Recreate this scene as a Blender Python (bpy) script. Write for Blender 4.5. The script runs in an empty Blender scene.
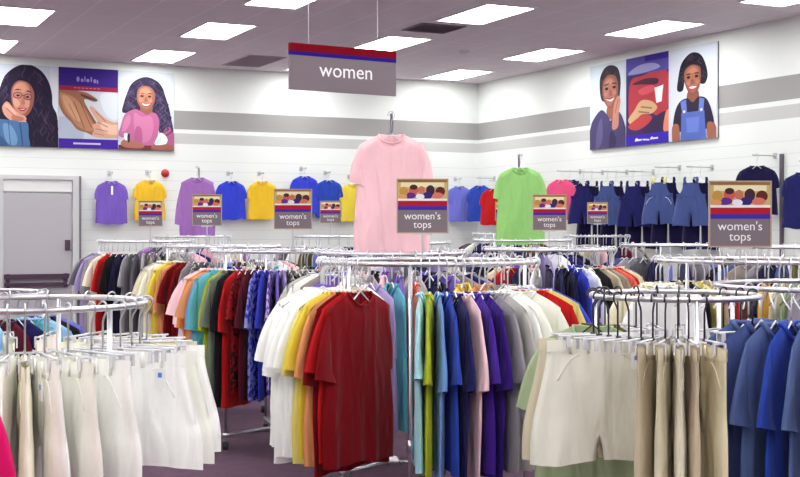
import bpy, bmesh, math, random
from mathutils import Vector, Matrix
rnd = random.Random(11)
SC = bpy.context.scene
COL = SC.collection
F, HOR, EYE = 1240.0, 230.0, 1.5
CEIL = 4.0
PI = math.pi
R = math.radians

# ------------------------------------------------------------------ materials
def lin(c):
    c = c / 255.0
    return c / 12.92 if c <= 0.04045 else ((c + 0.055) / 1.055) ** 2.4
def rgb(t): return (lin(t[0]), lin(t[1]), lin(t[2]), 1.0)
MATS = {}
def mat(name, col, rough=0.6, metal=0.0, bump=0.0, bscale=60.0, vary=0.0, spec=0.5):
    if name in MATS: return MATS[name]
    m = bpy.data.materials.new(name); m.use_nodes = True
    nt = m.node_tree; b = nt.nodes['Principled BSDF']
    b.inputs['Base Color'].default_value = rgb(col)
    b.inputs['Roughness'].default_value = rough
    b.inputs['Metallic'].default_value = metal
    b.inputs['Specular IOR Level'].default_value = spec
    tc = nt.nodes.new('ShaderNodeTexCoord')
    if vary > 0:
        nz = nt.nodes.new('ShaderNodeTexNoise'); nz.inputs['Scale'].default_value = 9.0; nz.inputs['Detail'].default_value = 3
        nt.links.new(tc.outputs['Object'], nz.inputs['Vector'])
        mx = nt.nodes.new('ShaderNodeMixRGB'); c = rgb(col)
        mx.inputs['Color1'].default_value = tuple(x * (1 - vary) for x in c[:3]) + (1,)
        mx.inputs['Color2'].default_value = tuple(min(1, x * (1 + vary)) for x in c[:3]) + (1,)
        nt.links.new(nz.outputs['Fac'], mx.inputs['Fac']); nt.links.new(mx.outputs['Color'], b.inputs['Base Color'])
    if bump > 0:
        n2 = nt.nodes.new('ShaderNodeTexNoise'); n2.inputs['Scale'].default_value = bscale; n2.inputs['Detail'].default_value = 4
        nt.links.new(tc.outputs['Object'], n2.inputs['Vector'])
        bp = nt.nodes.new('ShaderNodeBump'); bp.inputs['Strength'].default_value = bump; bp.inputs['Distance'].default_value = 0.01
        nt.links.new(n2.outputs['Fac'], bp.inputs['Height']); nt.links.new(bp.outputs['Normal'], b.inputs['Normal'])
    MATS[name] = m
    return m
def fabric(name, col):
    k = 'fabric_' + name
    if k in MATS: return MATS[k]
    m = mat(k, col, rough=0.9, vary=0.05, spec=0.12)
    nt = m.node_tree; b = nt.nodes['Principled BSDF']; b.inputs['Sheen Weight'].default_value = 0.08
    tc = nt.nodes.new('ShaderNodeTexCoord'); mp = nt.nodes.new('ShaderNodeMapping'); mp.inputs['Scale'].default_value = (1.0, 0.6, 0.3)
    mp.inputs['Rotation'].default_value = (0, R(14), 0)
    nt.links.new(tc.outputs['Object'], mp.inputs['Vector'])
    hs = []
    for sc, det in ((9.0, 1.5), (20.0, 1.5)):
        nz = nt.nodes.new('ShaderNodeTexNoise'); nz.inputs['Scale'].default_value = sc; nz.inputs['Detail'].default_value = det; nz.inputs['Distortion'].default_value = 0.6
        nt.links.new(mp.outputs[0], nz.inputs['Vector']); hs.append(nz)
    ma = nt.nodes.new('ShaderNodeMath'); ma.operation = 'MULTIPLY_ADD'; ma.inputs[1].default_value = 0.35
    nt.links.new(hs[1].outputs['Fac'], ma.inputs[0]); nt.links.new(hs[0].outputs['Fac'], ma.inputs[2])
    bp = nt.nodes.new('ShaderNodeBump'); bp.inputs['Strength'].default_value = 0.75; bp.inputs['Distance'].default_value = 0.035
    nt.links.new(ma.outputs[0], bp.inputs['Height']); nt.links.new(bp.outputs['Normal'], b.inputs['Normal'])
    return m
def print_fabric(name, c1, c2, scale):
    k = 'fabric_' + name
    if k in MATS: return MATS[k]
    m = bpy.data.materials.new(k); m.use_nodes = True
    nt = m.node_tree; b = nt.nodes['Principled BSDF']; b.inputs['Roughness'].default_value = 0.9
    b.inputs['Specular IOR Level'].default_value = 0.15
    tc = nt.nodes.new('ShaderNodeTexCoord'); nz = nt.nodes.new('ShaderNodeTexNoise')
    nz.inputs['Scale'].default_value = scale; nz.inputs['Detail'].default_value = 1.5
    nt.links.new(tc.outputs['Object'], nz.inputs['Vector'])
    cr = nt.nodes.new('ShaderNodeValToRGB')
    cr.color_ramp.elements[0].position = 0.45; cr.color_ramp.elements[0].color = rgb(c1)
    cr.color_ramp.elements[1].position = 0.55; cr.color_ramp.elements[1].color = rgb(c2)
    nt.links.new(nz.outputs['Fac'], cr.inputs['Fac']); nt.links.new(cr.outputs['Color'], b.inputs['Base Color'])
    MATS[k] = m
    return m

PAL = {
 'white': (249,249,246), 'off white': (242,241,232), 'ivory': (240,236,214), 'cream': (222,212,180), 'blush white': (248,240,236),
 'yellow': (226,202,70), 'pale yellow': (228,214,120), 'golden yellow': (232,186,48), 'peach': (224,150,100), 'orange': (222,130,60), 'coral': (226,104,84),
 'red': (122,6,18), 'dark red': (112,6,16), 'scarlet': (184,24,28), 'maroon': (92,18,38), 'brown': (110,66,44),
 'pale teal': (160,212,226), 'aqua': (96,176,190), 'lime': (168,176,36), 'bright green': (152,206,122), 'sage': (160,176,140), 'olive': (98,92,40), 'grey green': (120,130,112),
 'sky blue': (110,150,210), 'light blue': (150,190,225), 'cobalt': (42,70,170), 'royal blue': (52,66,196), 'navy': (34,34,92), 'dark navy': (28,24,62), 'periwinkle': (112,116,205), 'denim blue': (70,84,138), 'dusty blue': (84,102,152), 'pale pink': (246,206,213), 'pink': (246,198,206), 'hot pink': (226,84,130), 'magenta': (214,18,98),
 'purple': (70,36,150), 'deep purple': (58,26,124), 'violet': (120,92,186), 'lilac': (160,112,182), 'lavender': (166,148,200),
 'light grey': (186,182,180), 'grey': (150,145,152), 'dark grey': (92,88,98), 'black': (30,26,32), 'taupe': (152,140,130),
 'tan': (196,182,156), 'khaki': (212,202,176), 'beige': (222,214,194), 'stone': (230,229,216),
}
def fmat(c):
    if c == 'purple print': return print_fabric(c, (96,60,160), (196,176,220), 30)
    if c == 'blue print': return print_fabric(c, (52,60,170), (150,150,215), 30)
    if c == 'red print': return print_fabric(c, (150,22,30), (40,24,30), 30)
    if c == 'speckled': return print_fabric(c, (52,48,54), (204,202,200), 26)
    if c == 'marled': return print_fabric(c, (96,92,92), (182,180,170), 34)
    if c == 'floral print': return print_fabric(c, (200,190,190), (120,60,90), 30)
    return fabric(c, PAL[c])

chrome = mat('chrome', (212,210,216), rough=0.3, metal=1.0)
steel = mat('satin_steel', (190,190,196), rough=0.35, metal=1.0)
plastic = mat('clear_plastic', (214,214,220), rough=0.15, spec=0.7)
darkhook = mat('dark_plastic', (40,34,46), rough=0.4)
rubber = mat('caster_rubber', (38,34,40), rough=0.6)
white_paper = mat('white_paper', (240,240,238), rough=0.7)
blue_ink = mat('blue_ink', (90,130,220), rough=0.7)

# ------------------------------------------------------------------ object helpers
def P(px, py, Y): return Vector(((px - 400) * Y / F, Y, EYE + (HOR - py) * Y / F))
def X(px, Y): return (px - 400) * Y / F
def tag(o, label=None, cat=None, group=None, kind=None):
    if label: o['label'] = label
    if cat: o['category'] = cat
    if group: o['group'] = group
    if kind: o['kind'] = kind
    return o
def empty(name, loc=(0,0,0), rz=0.0):
    o = bpy.data.objects.new(name, None); COL.objects.link(o)
    o.location = loc; o.rotation_euler = (0, 0, rz); o.empty_display_size = 0.1
    return o
def link(name, me, parent=None, loc=(0,0,0), rz=0.0):
    o = bpy.data.objects.new(name, me); COL.objects.link(o)
    o.location = loc; o.rotation_euler = (0, 0, rz)
    if parent is not None: o.parent = parent
    return o
def omat(o, m):
    if not o.data.materials: o.data.materials.append(None)
    s = o.material_slots[0]; s.link = 'OBJECT'; s.material = m
    return o

class MB:
    def __init__(s): s.v = []; s.f = []; s.mi = []
    def add(s, vs, fs, m=0):
        b = len(s.v); s.v.extend(tuple(v) for v in vs)
        for f in fs: s.f.append(tuple(b + i for i in f)); s.mi.append(m)
    def box(s, c, d, m=0, rot=None):
        x, y, z = d[0]/2, d[1]/2, d[2]/2
        vs = [Vector((a*x, b*y, e*z)) for a in (-1,1) for b in (-1,1) for e in (-1,1)]
        if rot is not None: vs = [rot @ v for v in vs]
        vs = [v + Vector(c) for v in vs]
        s.add(vs, [(0,1,3,2),(4,6,7,5),(0,4,5,1),(2,3,7,6),(0,2,6,4),(1,5,7,3)], m)
    def tube(s, pts, r, n=8, m=0, closed=False, flat=1.0):
        pts = [Vector(p) for p in pts]; k = len(pts); rings = []
        up = None
        for i, p in enumerate(pts):
            a = pts[(i-1) % k] if (closed or i > 0) else p
            b = pts[(i+1) % k] if (closed or i < k-1) else p
            t = (b - a).normalized()
            if up is None:
                up = Vector((0,0,1)) if abs(t.z) < 0.9 else Vector((0,1,0))
            sd = t.cross(up)
            if sd.length < 1e-4: sd = t.cross(Vector((0,1,0)))
            sd.normalize(); u2 = sd.cross(t).normalized()
            up = u2
            rr = r[i] if isinstance(r, (list, tuple)) else r
            rings.append([p + (sd*math.cos(2*PI*j/n)*rr + u2*math.sin(2*PI*j/n)*rr*flat) for j in range(n)])
        vs = [v for g in rings for v in g]; fs = []
        for i in range(k if closed else k-1):
            for j in range(n):
                a = i*n+j; b = i*n+(j+1) % n; c = ((i+1) % k)*n+(j+1) % n; d = ((i+1) % k)*n+j
                fs.append((a,b,c,d))
        if not closed:
            fs.append(tuple(range(n-1,-1,-1))); fs.append(tuple((k-1)*n+j for j in range(n)))
        s.add(vs, fs, m)
    def lathe(s, prof, n=20, m=0, c=(0,0,0)):
        vs = []; fs = []
        for (r, z) in prof:
            for j in range(n): vs.append((c[0]+r*math.cos(2*PI*j/n), c[1]+r*math.sin(2*PI*j/n), c[2]+z))
        for i in range(len(prof)-1):
            for j in range(n): fs.append((i*n+j, i*n+(j+1) % n, (i+1)*n+(j+1) % n, (i+1)*n+j))
        fs.append(tuple(range(n-1,-1,-1))); fs.append(tuple((len(prof)-1)*n+j for j in range(n)))
        s.add(vs, fs, m)
    def sheet(s, fn, nu, nv, m=0, flip=False):
        vs = [fn(i/nu, j/nv) for j in range(nv+1) for i in range(nu+1)]; fs = []
        for j in range(nv):
            for i in range(nu):
                a = j*(nu+1)+i; q = (a, a+1, a+nu+2, a+nu+1)
                fs.append(q[::-1] if flip else q)
        s.add(vs, fs, m)
    def mesh(s, name, mats, smooth=True, weld=0.0):
        me = bpy.data.meshes.new(name); me.from_pydata(s.v, [], s.f)
        for m in mats: me.materials.append(m)
        me.polygons.foreach_set('material_index', s.mi)
        if weld > 0:
            bm = bmesh.new(); bm.from_mesh(me); bmesh.ops.remove_doubles(bm, verts=bm.verts, dist=weld)
            bmesh.ops.recalc_face_normals(bm, faces=bm.faces); bm.to_mesh(me); bm.free()
        me.polygons.foreach_set('use_smooth', [smooth]*len(me.polygons))
        me.update()
        return me
    def obj(s, name, mats, parent=None, loc=(0,0,0), rz=0.0, smooth=False, weld=0.0):
        if not isinstance(mats, (list, tuple)): mats = [mats]
        return link(name, s.mesh(name, mats, smooth, weld), parent, loc, rz)

def text_mesh(name, txt, size, m, depth=0.001):
    cu = bpy.data.curves.new(name, 'FONT'); cu.body = txt; cu.size = size; cu.align_x = 'CENTER'; cu.align_y = 'CENTER'; cu.extrude = depth; cu.resolution_u = 4
    t = bpy.data.objects.new(name, cu); COL.objects.link(t)
    dg = bpy.context.evaluated_depsgraph_get()
    me = bpy.data.meshes.new_from_object(t.evaluated_get(dg))
    bpy.data.objects.remove(t)
    me.name = name; me.transform(Matrix.Rotation(PI/2, 4, 'X'))      # stands in x-z, faces -y
    me.materials.clear(); me.materials.append(m)
    return me

ORD = ['first','second','third','fourth','fifth','sixth','seventh','eighth','ninth','tenth','eleventh','twelfth','thirteenth','fourteenth','fifteenth','sixteenth']
NUM = ['zero','one','two','three','four','five','six','seven','eight','nine','ten','eleven','twelve','thirteen','fourteen','fifteen','sixteen']

# ------------------------------------------------------------------ room shell
C = Vector((78*21.2/F, 21.2, 0))
th_b = math.atan2(0.440, 0.898)                    # back wall runs along (cos, sin) of this
xb = Vector((math.cos(th_b), math.sin(th_b), 0))   # along back wall towards the corner
bb = -xb                                           # from the corner away along the back wall
rr_ = Vector((math.sin(th_b), -math.cos(th_b), 0)) # from the corner along the side wall towards the camera
th_r = th_b - PI/2
def UV(u, v, z=0.0): return C + bb*u + rr_*v + Vector((0,0,z))
def on_back(px):
    s = (px-400)/F; return (s*C.y - C.x)/(bb.x - s*bb.y)
def on_side(px):
    s = (px-400)/F; return (s*C.y - C.x)/(rr_.x - s*rr_.y)
UMAX, VMAX = 15.0, 23.0

def wall_material():
    m = bpy.data.materials.new('wall_paint_with_grey_bands'); m.use_nodes = True
    nt = m.node_tree; b = nt.nodes['Principled BSDF']; b.inputs['Roughness'].default_value = 0.55
    b.inputs['Specular IOR Level'].default_value = 0.3
    geo = nt.nodes.new('ShaderNodeTexCoord'); sep = nt.nodes.new('ShaderNodeSeparateXYZ')
    nt.links.new(geo.outputs['Object'], sep.inputs[0])
    def rng(a, c):
        g = nt.nodes.new('ShaderNodeMath'); g.operation = 'GREATER_THAN'; g.inputs[1].default_value = a
        l = nt.nodes.new('ShaderNodeMath'); l.operation = 'LESS_THAN'; l.inputs[1].default_value = c
        mu = nt.nodes.new('ShaderNodeMath'); mu.operation = 'MULTIPLY'
        nt.links.new(sep.outputs['Z'], g.inputs[0]); nt.links.new(sep.outputs['Z'], l.inputs[0])
        nt.links.new(g.outputs[0], mu.inputs[0]); nt.links.new(l.outputs[0], mu.inputs[1]); return mu
    def mix(prev, fac, col):
        x = nt.nodes.new('ShaderNodeMixRGB'); x.inputs['Color2'].default_value = rgb(col)
        if isinstance(prev, tuple): x.inputs['Color1'].default_value = rgb(prev)
        else: nt.links.new(prev.outputs[0], x.inputs['Color1'])
        nt.links.new(fac.outputs[0], x.inputs['Fac']); return x
    # fine slatwall grooves below 2.6 m
    fr = nt.nodes.new('ShaderNodeMath'); fr.operation = 'PINGPONG'; fr.inputs[1].default_value = 0.075
    nt.links.new(sep.outputs['Z'], fr.inputs[0])
    lt = nt.nodes.new('ShaderNodeMath'); lt.operation = 'LESS_THAN'; lt.inputs[1].default_value = 0.005
    nt.links.new(fr.outputs[0], lt.inputs[0])
    lo = nt.nodes.new('ShaderNodeMath'); lo.operation = 'LESS_THAN'; lo.inputs[1].default_value = 2.6
    nt.links.new(sep.outputs['Z'], lo.inputs[0])
    gm = nt.nodes.new('ShaderNodeMath'); gm.operation = 'MULTIPLY'
    nt.links.new(lt.outputs[0], gm.inputs[0]); nt.links.new(lo.outputs[0], gm.inputs[1])
    a = mix((224,227,224), gm, (211,213,210))
    a = mix(a, rng(3.035, 3.32), (150,148,147))
    a = mix(a, rng(2.815, 2.975), (189,189,187))
    nt.links.new(a.outputs[0], b.inputs['Base Color'])
    return m
wall_m = wall_material()
plain_wall = mat('wall_paint_plain', (232,232,228), rough=0.6)

def slab(name, u0, u1, v0, v1, z0, z1, m):
    mb = MB(); o = empty('tmp'); bpy.data.objects.remove(o)
    ctr = UV((u0+u1)/2, (v0+v1)/2, 0)
    mb.box((0,0,(z0+z1)/2), (abs(u1-u0), abs(v1-v0), z1-z0))
    o = mb.obj(name, m, None, ctr, th_b); tag(o, kind='structure'); return o
carpet = mat('carpet', (98,76,92), rough=1.0, bump=0.6, bscale=55, vary=0.22, spec=0.05)
slab('floor', -0.3, UMAX+0.3, -0.3, VMAX+0.3, -0.15, 0.0, carpet)

def ceiling_material():
    m = bpy.data.materials.new('ceiling_tile'); m.use_nodes = True
    nt = m.node_tree; b = nt.nodes['Principled BSDF']; b.inputs['Roughness'].default_value = 0.9
    b.inputs['Specular IOR Level'].default_value = 0.1
    tc = nt.nodes.new('ShaderNodeTexCoord'); sep = nt.nodes.new('ShaderNodeSeparateXYZ'); nt.links.new(tc.outputs['Object'], sep.inputs[0])
    outs = []
    for ax, p in (('X', 0.605), ('Y', 1.265)):
        pp = nt.nodes.new('ShaderNodeMath'); pp.operation = 'PINGPONG'; pp.inputs[1].default_value = p/2
        nt.links.new(sep.outputs[ax], pp.inputs[0])
        lt = nt.nodes.new('ShaderNodeMath'); lt.operation = 'LESS_THAN'; lt.inputs[1].default_value = 0.011
        nt.links.new(pp.outputs[0], lt.inputs[0]); outs.append(lt)
    mx = nt.nodes.new('ShaderNodeMath'); mx.operation = 'MAXIMUM'
    nt.links.new(outs[0].outputs[0], mx.inputs[0]); nt.links.new(outs[1].outputs[0], mx.inputs[1])
    nz = nt.nodes.new('ShaderNodeTexNoise'); nz.inputs['Scale'].default_value = 3.0; nt.links.new(tc.outputs['Object'], nz.inputs['Vector'])
    c0 = nt.nodes.new('ShaderNodeMixRGB'); c0.inputs['Color1'].default_value = rgb((222,212,217)); c0.inputs['Color2'].default_value = rgb((230,221,225))
    nt.links.new(nz.outputs['Fac'], c0.inputs['Fac'])
    c1 = nt.nodes.new('ShaderNodeMixRGB'); c1.inputs['Color2'].default_value = rgb((238,230,234))
    nt.links.new(c0.outputs[0], c1.inputs['Color1']); nt.links.new(mx.outputs[0], c1.inputs['Fac'])
    nt.links.new(c1.outputs[0], b.inputs['Base Color'])
    return m
slab('ceiling', -0.3, UMAX+0.3, -0.3, VMAX+0.3, CEIL, CEIL+0.12, ceiling_material())
slab('wall_back', -0.2, UMAX+0.2, -0.2, 0.0, 0, CEIL, wall_m)
slab('wall_right', -0.2, 0.0, 0.0, VMAX, 0, CEIL, wall_m)
slab('wall_left', UMAX, UMAX+0.2, 0.0, VMAX, 0, CEIL, plain_wall)
slab('wall_front', -0.2, UMAX+0.2, VMAX, VMAX+0.2, 0, CEIL, plain_wall)

# ------------------------------------------------------------------ ceiling fittings
em = bpy.data.materials.new('light_diffuser'); em.use_nodes = True
b_ = em.node_tree.nodes['Principled BSDF']; b_.inputs['Base Color'].default_value = (0.9,0.9,0.9,1)
b_.inputs['Emission Color'].default_value = (0.98, 1.0, 0.975, 1); b_.inputs['Emission Strength'].default_value = 15.0
frame_m = mat('white_metal_trim', (225,222,224), rough=0.4)
ffr = MB()
for sx in (-1, 1):
    ffr.box((sx*0.3125, 0, -0.006), (0.025, 1.25, 0.012)); ffr.box((0, sx*0.6125, -0.006), (0.60, 0.025, 0.012))
ffr_me = ffr.mesh('light_frame', [frame_m], False)
fdi = MB(); fdi.box((0, 0, -0.003), (0.60, 1.20, 0.005)); fdi_me = fdi.mesh('light_diffuser', [em], False)
for i in range(6):
    for j in range(9):
        u, v = 0.92 + 2.41*i, 0.95 + 2.52*j
        if v > VMAX - 0.8: continue
        t = empty('ceiling_light', UV(u, v, CEIL), th_b)
        tag(t, 'white fluorescent ceiling panel, %s from the banded side wall, %s out from the back wall' % (ORD[i], ORD[j]), 'ceiling light', 'fluorescent ceiling panels')
        link('frame', ffr_me, t); link('diffuser', fdi_me, t)
vent_m = mat('vent_grille', (190,176,184), rough=0.6)
def vent(u, v, wx, wy, label, m):
    t = empty('ceiling_vent', UV(u, v, CEIL), th_b); tag(t, label, 'vent')
    a = MB()
    for s in (-1,1):
        a.box((s*(wx/2-0.012), 0, -0.006), (0.024, wy, 0.012)); a.box((0, s*(wy/2-0.012), -0.006), (wx-0.048, 0.024, 0.012))
    a.obj('frame', m, t)
    k = MB(); n = int((wy-0.05)/0.05)
    for q in range(n): k.box((0, -wy/2+0.05+q*0.05, -0.008), (wx-0.05, 0.03, 0.004), rot=Matrix.Rotation(R(25), 3, 'X'))
    k.obj('grille', m, t)
vent(4.40, 1.03, 0.60, 1.20, 'dark grey ceiling vent grille between two ceiling panels by the back wall', vent_m)
vent(3.40, 4.85, 0.60, 0.60, 'small square mauve ceiling vent between two light panels', mat('vent_mauve', (112,96,108), rough=0.6))
sd = MB(); sd.lathe([(0.075,0),(0.075,-0.012),(0.06,-0.03),(0.045,-0.045),(0.02,-0.05)], 20)
tag(sd.obj('smoke_detector', frame_m, None, UV(2.09, 3.29, CEIL-0.001), 0, True), 'round pale smoke detector on the mauve ceiling', 'smoke detector')

# hanging department sign
grey_sign = mat('sign_grey', (122,110,117), rough=0.8, spec=0.15); red_band = mat('sign_red', (116,4,22), rough=0.85, spec=0.1); blue_band = mat('sign_blue', (40,20,120), rough=0.85, spec=0.1)
white_letter = mat('white_lettering', (238,236,238), rough=0.5)
SY = 9.5
ctr = P(343.5, 70, SY)
sg = empty('hanging_sign', ctr, R(31)); tag(sg, 'grey hanging sign reading women under a red and blue band', 'sign')
W_, H_ = 0.925, 0.35
a = MB(); a.box((0,0,0), (W_, 0.022, H_)); a.obj('panel', grey_sign, sg)
a = MB(); a.box((0,0,H_/2-0.03), (W_+0.002, 0.026, 0.06)); a.obj('red_band', red_band, sg)
a = MB(); a.box((0,0,H_/2-0.075), (W_+0.002, 0.026, 0.03)); a.obj('blue_band', blue_band, sg)
link('lettering', text_mesh('lettering', 'women', 0.155, white_letter), sg, (0.02, -0.0125, -0.015))
for sx in (-1, 1):
    a = MB(); a.tube([(sx*0.30,0,H_/2), (sx*0.30,0,CEIL-ctr.z)], 0.0025, 6); a.obj('wire', steel, sg)

# ------------------------------------------------------------------ posters
def smooth_poly(pts, n=6):
    k = len(pts); out = []
    for i in range(k):
        p0, p1, p2, p3 = [Vector((*pts[(i+d) % k], 0)) for d in (-1,0,1,2)]
        for s in range(n):
            t = s/n
            q = 0.5*((2*p1) + (p2-p0)*t + (2*p0-5*p1+4*p2-p3)*t*t + (3*p1-p0-3*p2+p3)*t**3)
            out.append((q.x, q.y))
    return out
def ell(cx, cy, rx, ry, n=24, wob=0.0, k=9):
    return [(cx+rx*math.cos(2*PI*i/n)*(1+wob*math.sin(k*2*PI*i/n)), cy+ry*math.sin(2*PI*i/n)*(1+wob*math.sin(k*2*PI*i/n))) for i in range(n)]
def rect(x0,y0,x1,y1): return [(x0,y0),(x1,y0),(x1,y1),(x0,y1)]
def stroke(x0,y0,x1,y1,w):
    d = Vector((x1-x0,y1-y0)); d.normalize(); nx, ny = -d.y*w/2, d.x*w/2
    return [(x0+nx,y0+ny),(x0-nx,y0-ny),(x1-nx,y1-ny),(x1+nx,y1+ny)]
ink = {}
def inkm(c):
    if c not in ink: ink[c] = mat('ink_%02x%02x%02x' % c, c, rough=0.7, spec=0.15)
    return ink[c]
def clip01(pts):
    def cut(ps, ax, lim, gt):
        out = []
        for i in range(len(ps)):
            a, b = ps[i], ps[(i+1) % len(ps)]
            ina = a[ax] >= lim if gt else a[ax] <= lim; inb = b[ax] >= lim if gt else b[ax] <= lim
            if ina: out.append(a)
            if ina != inb:
                t = (lim-a[ax])/(b[ax]-a[ax]); out.append((a[0]+(b[0]-a[0])*t, a[1]+(b[1]-a[1])*t))
        return out
    for ax in (0,1):
        pts = cut(pts, ax, 0.0, True) if pts else pts
        pts = cut(pts, ax, 1.0, False) if pts else pts
    return pts
def art_panel(name, layers, w, h, parent, x0, label):
    """a printed picture: flat inks on one board, each ink a hair above the one before"""
    mats = []; mb = MB()
    mb.box((0,0.01,0), (w-0.006, 0.02, h)); mats.append(white_paper)
    for k, (pts, c) in enumerate(layers):
        pts = clip01(pts)
        if len(pts) < 3: continue
        m = inkm(c)
        if m not in mats: mats.append(m)
        y = -0.0001*(k+1)
        mb.add([((p[0]-0.5)*(w-0.006), y, (p[1]-0.5)*h) for p in pts], [tuple(range(len(pts)))], mats.index(m))
    o = mb.obj(name, mats, parent, (x0, 0, 0)); o['label'] = label
    return o
def cv(pts, x0, y0, x1, y1): return [((x-x0)/(x1-x0), 1-(y-y0)/(y1-y0)) for x, y in pts]

def inside(p, poly):
    c = False; n = len(poly)
    for i in range(n):
        a, b = poly[i], poly[i-1]
        if (a[1] > p[1]) != (b[1] > p[1]) and p[0] < (b[0]-a[0])*(p[1]-a[1])/(b[1]-a[1]+1e-9)+a[0]: c = not c
    return c
def curls(poly, cols, n, seed, wid, ln, avoid=()):
    q = random.Random(seed); out = []
    x0, x1 = min(p[0] for p in poly), max(p[0] for p in poly); y0, y1 = min(p[1] for p in poly), max(p[1] for p in poly)
    t = 0
    while len(out) < n and t < n*40:
        t += 1
        x, y = q.uniform(x0, x1), q.uniform(y0, y1); ph = q.uniform(0, 6); le = ln*q.uniform(0.6, 1.2); dx = q.uniform(-0.25, 0.25)
        cen = [(x + dx*le*k/6 + wid*1.6*math.sin(ph + k*0.85), y - le*k/6) for k in range(7)]
        if not all(inside(c, poly) for c in cen) or any(inside(c, a) for c in cen for a in avoid): continue
        pts = [(cx-wid*0.5*math.sin(PI*(k+0.3)/6.6), cy) for k, (cx, cy) in enumerate(cen)] + [(cx+wid*0.5*math.sin(PI*(k+0.3)/6.6), cy) for k, (cx, cy) in reversed(list(enumerate(cen)))]
        out.append((pts, q.choice(cols)))
    return out
SK1, SK1d = (190,136,114), (140,84,76); HAIR = (38,30,50)
nA = lambda p: cv(p, -10, 40, 297, 455)
hairA = nA(smooth_poly([(0,340),(-6,200),(14,120),(46,76),(95,45),(150,38),(208,66),(246,118),(264,180),(268,240),(290,290),(296,380),(292,470),(130,470),(135,330),(60,335)]))
faceA = nA(smooth_poly([(54,200),(62,152),(92,122),(140,130),(168,168),(172,214),(158,266),(132,298),(96,296),(66,262)]))
A = [(rect(0,0,1,1), (192,197,210)), (rect(0.86,0,1,1), (204,208,216)), (hairA, HAIR)]
A += curls(hairA, [(58,46,72),(70,56,84),(28,22,40),(50,38,60)], 70, 3, 0.022, 0.16, [faceA])
A += [(faceA, SK1d), (nA(smooth_poly([(60,196),(68,156),(96,128),(132,134),(150,168),(152,214),(142,262),(120,288),(94,286),(70,256)])), (176,122,102)),
 (nA(smooth_poly([(66,180),(76,148),(104,134),(126,142),(136,172),(120,180),(86,176)])), SK1),
 (nA(smooth_poly([(66,214),(88,218),(100,240),(84,258),(68,244)])), (198,146,126)), (nA(smooth_poly([(126,220),(148,222),(146,250),(126,256)])), (192,138,118)),
 (nA(ell(88,196,24,17)), (98,48,60)), (nA(ell(88,196,20,13)), (168,114,100)), (nA(ell(140,202,22,17)), (98,48,60)), (nA(ell(140,202,18,13)), (158,104,94)), (nA(stroke(110,194,120,196,5)), (98,48,60)),
 (nA(ell(90,197,9,5)), (46,28,38)), (nA(ell(138,203,8,5)), (46,28,38)),
 (nA(smooth_poly([(66,174),(88,164),(110,170),(88,170)])), (58,38,46)), (nA(smooth_poly([(126,174),(146,170),(160,182),(144,177)])), (58,38,46)),
 (nA(smooth_poly([(116,202),(126,234),(118,242),(106,238)])), (160,104,90)),
 (nA(smooth_poly([(90,262),(104,258),(116,262),(134,258),(124,274),(104,276)])), (150,58,72)), (nA(smooth_poly([(96,264),(114,266),(128,262),(114,269)])), (226,206,204)),
 (nA(smooth_poly([(10,262),(28,232),(46,238),(66,262),(96,288),(128,302),(126,326),(70,330),(26,304)])), (196,142,122)),
 (nA(smooth_poly([(24,252),(40,244),(80,284),(70,292)])), (212,160,140)), (nA(smooth_poly([(60,300),(110,306),(116,322),(66,326)])), (164,108,92)), (nA(stroke(30,262,72,300,4)), SK1d),
 (nA(smooth_poly([(-20,335),(40,322),(100,330),(138,335),(144,400),(138,470),(-20,470)])), (72,104,146)),
 (nA(smooth_poly([(14,345),(56,352),(86,410),(76,450),(30,430)])), (104,138,176)), (nA(smooth_poly([(-10,400),(20,420),(40,460),(-10,460)])), (58,84,124)), (nA(stroke(100,335,114,450,7)), (50,76,114)), (nA(stroke(40,326,52,450,4)), (58,86,128))]
nB = lambda p: cv(p, 18, 44, 322, 459)
B = [(rect(0,0,1,1), (184,190,200)),
 (nB(smooth_poly([(120,330),(20,300),(20,410),(140,410)])), (164,172,188)), (nB(smooth_poly([(230,180),(320,170),(320,300),(260,280)])), (200,206,212)),
 (nB(smooth_poly([(10,165),(80,160),(150,168),(190,185),(218,206),(200,216),(160,205),(148,212),(165,250),(190,290),(214,330),(226,375),(205,395),(160,378),(112,362),(80,325),(45,290),(20,240)])), (142,96,74)),
 (nB(smooth_poly([(24,180),(80,190),(130,230),(170,290),(200,350),(180,370),(120,350),(84,310),(45,260)])), (170,120,92)),
 (nB(smooth_poly([(36,190),(70,200),(100,250),(130,310),(112,322),(80,290),(48,240)])), (192,144,114)),
 (nB(smooth_poly([(340,320),(300,318),(260,300),(225,272),(190,240),(175,248),(195,285),(215,320),(190,335),(198,360),(190,392),(235,402),(290,402),(340,390)])), (196,150,130)),
 (nB(smooth_poly([(330,335),(280,330),(240,320),(232,345),(270,380),(330,378)])), (216,174,154)),
 (nB(stroke(95,220,150,360,4)), (116,74,58)), (nB(stroke(125,215,185,350,4)), (116,74,58)), (nB(stroke(70,230,115,330,3)), (124,82,62)), (nB(stroke(155,240,205,330,4)), (104,62,58)),
 (nB(stroke(205,265,262,320,4)), (144,94,86)), (nB(stroke(215,320,270,345,4)), (144,94,86)), (nB(stroke(205,355,270,368,4)), (152,100,90)), (nB(stroke(200,380,250,388,3)), (152,100,90)),
 (nB(smooth_poly([(130,178),(190,196),(214,210),(180,206),(140,192)])), (88,56,52)),
 (nB(rect(18,44,322,138)), (54,32,120)), (nB(rect(18,138,322,162)), (140,34,64)),
 (nB(rect(18,410,322,459)), (66,36,146)),
 (nB(rect(92,430,232,439)), (190,180,220))]
for q, (x, y, w, hh) in enumerate([(108,88,16,28),(130,98,14,18),(148,84,6,32),(158,98,16,18),(180,86,8,30),(194,98,16,22),(212,100,8,24)]):
    B.append((nB(ell(x+w/2, y+hh/2, w/2, hh/2, 12)), (140,124,188)))
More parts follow.
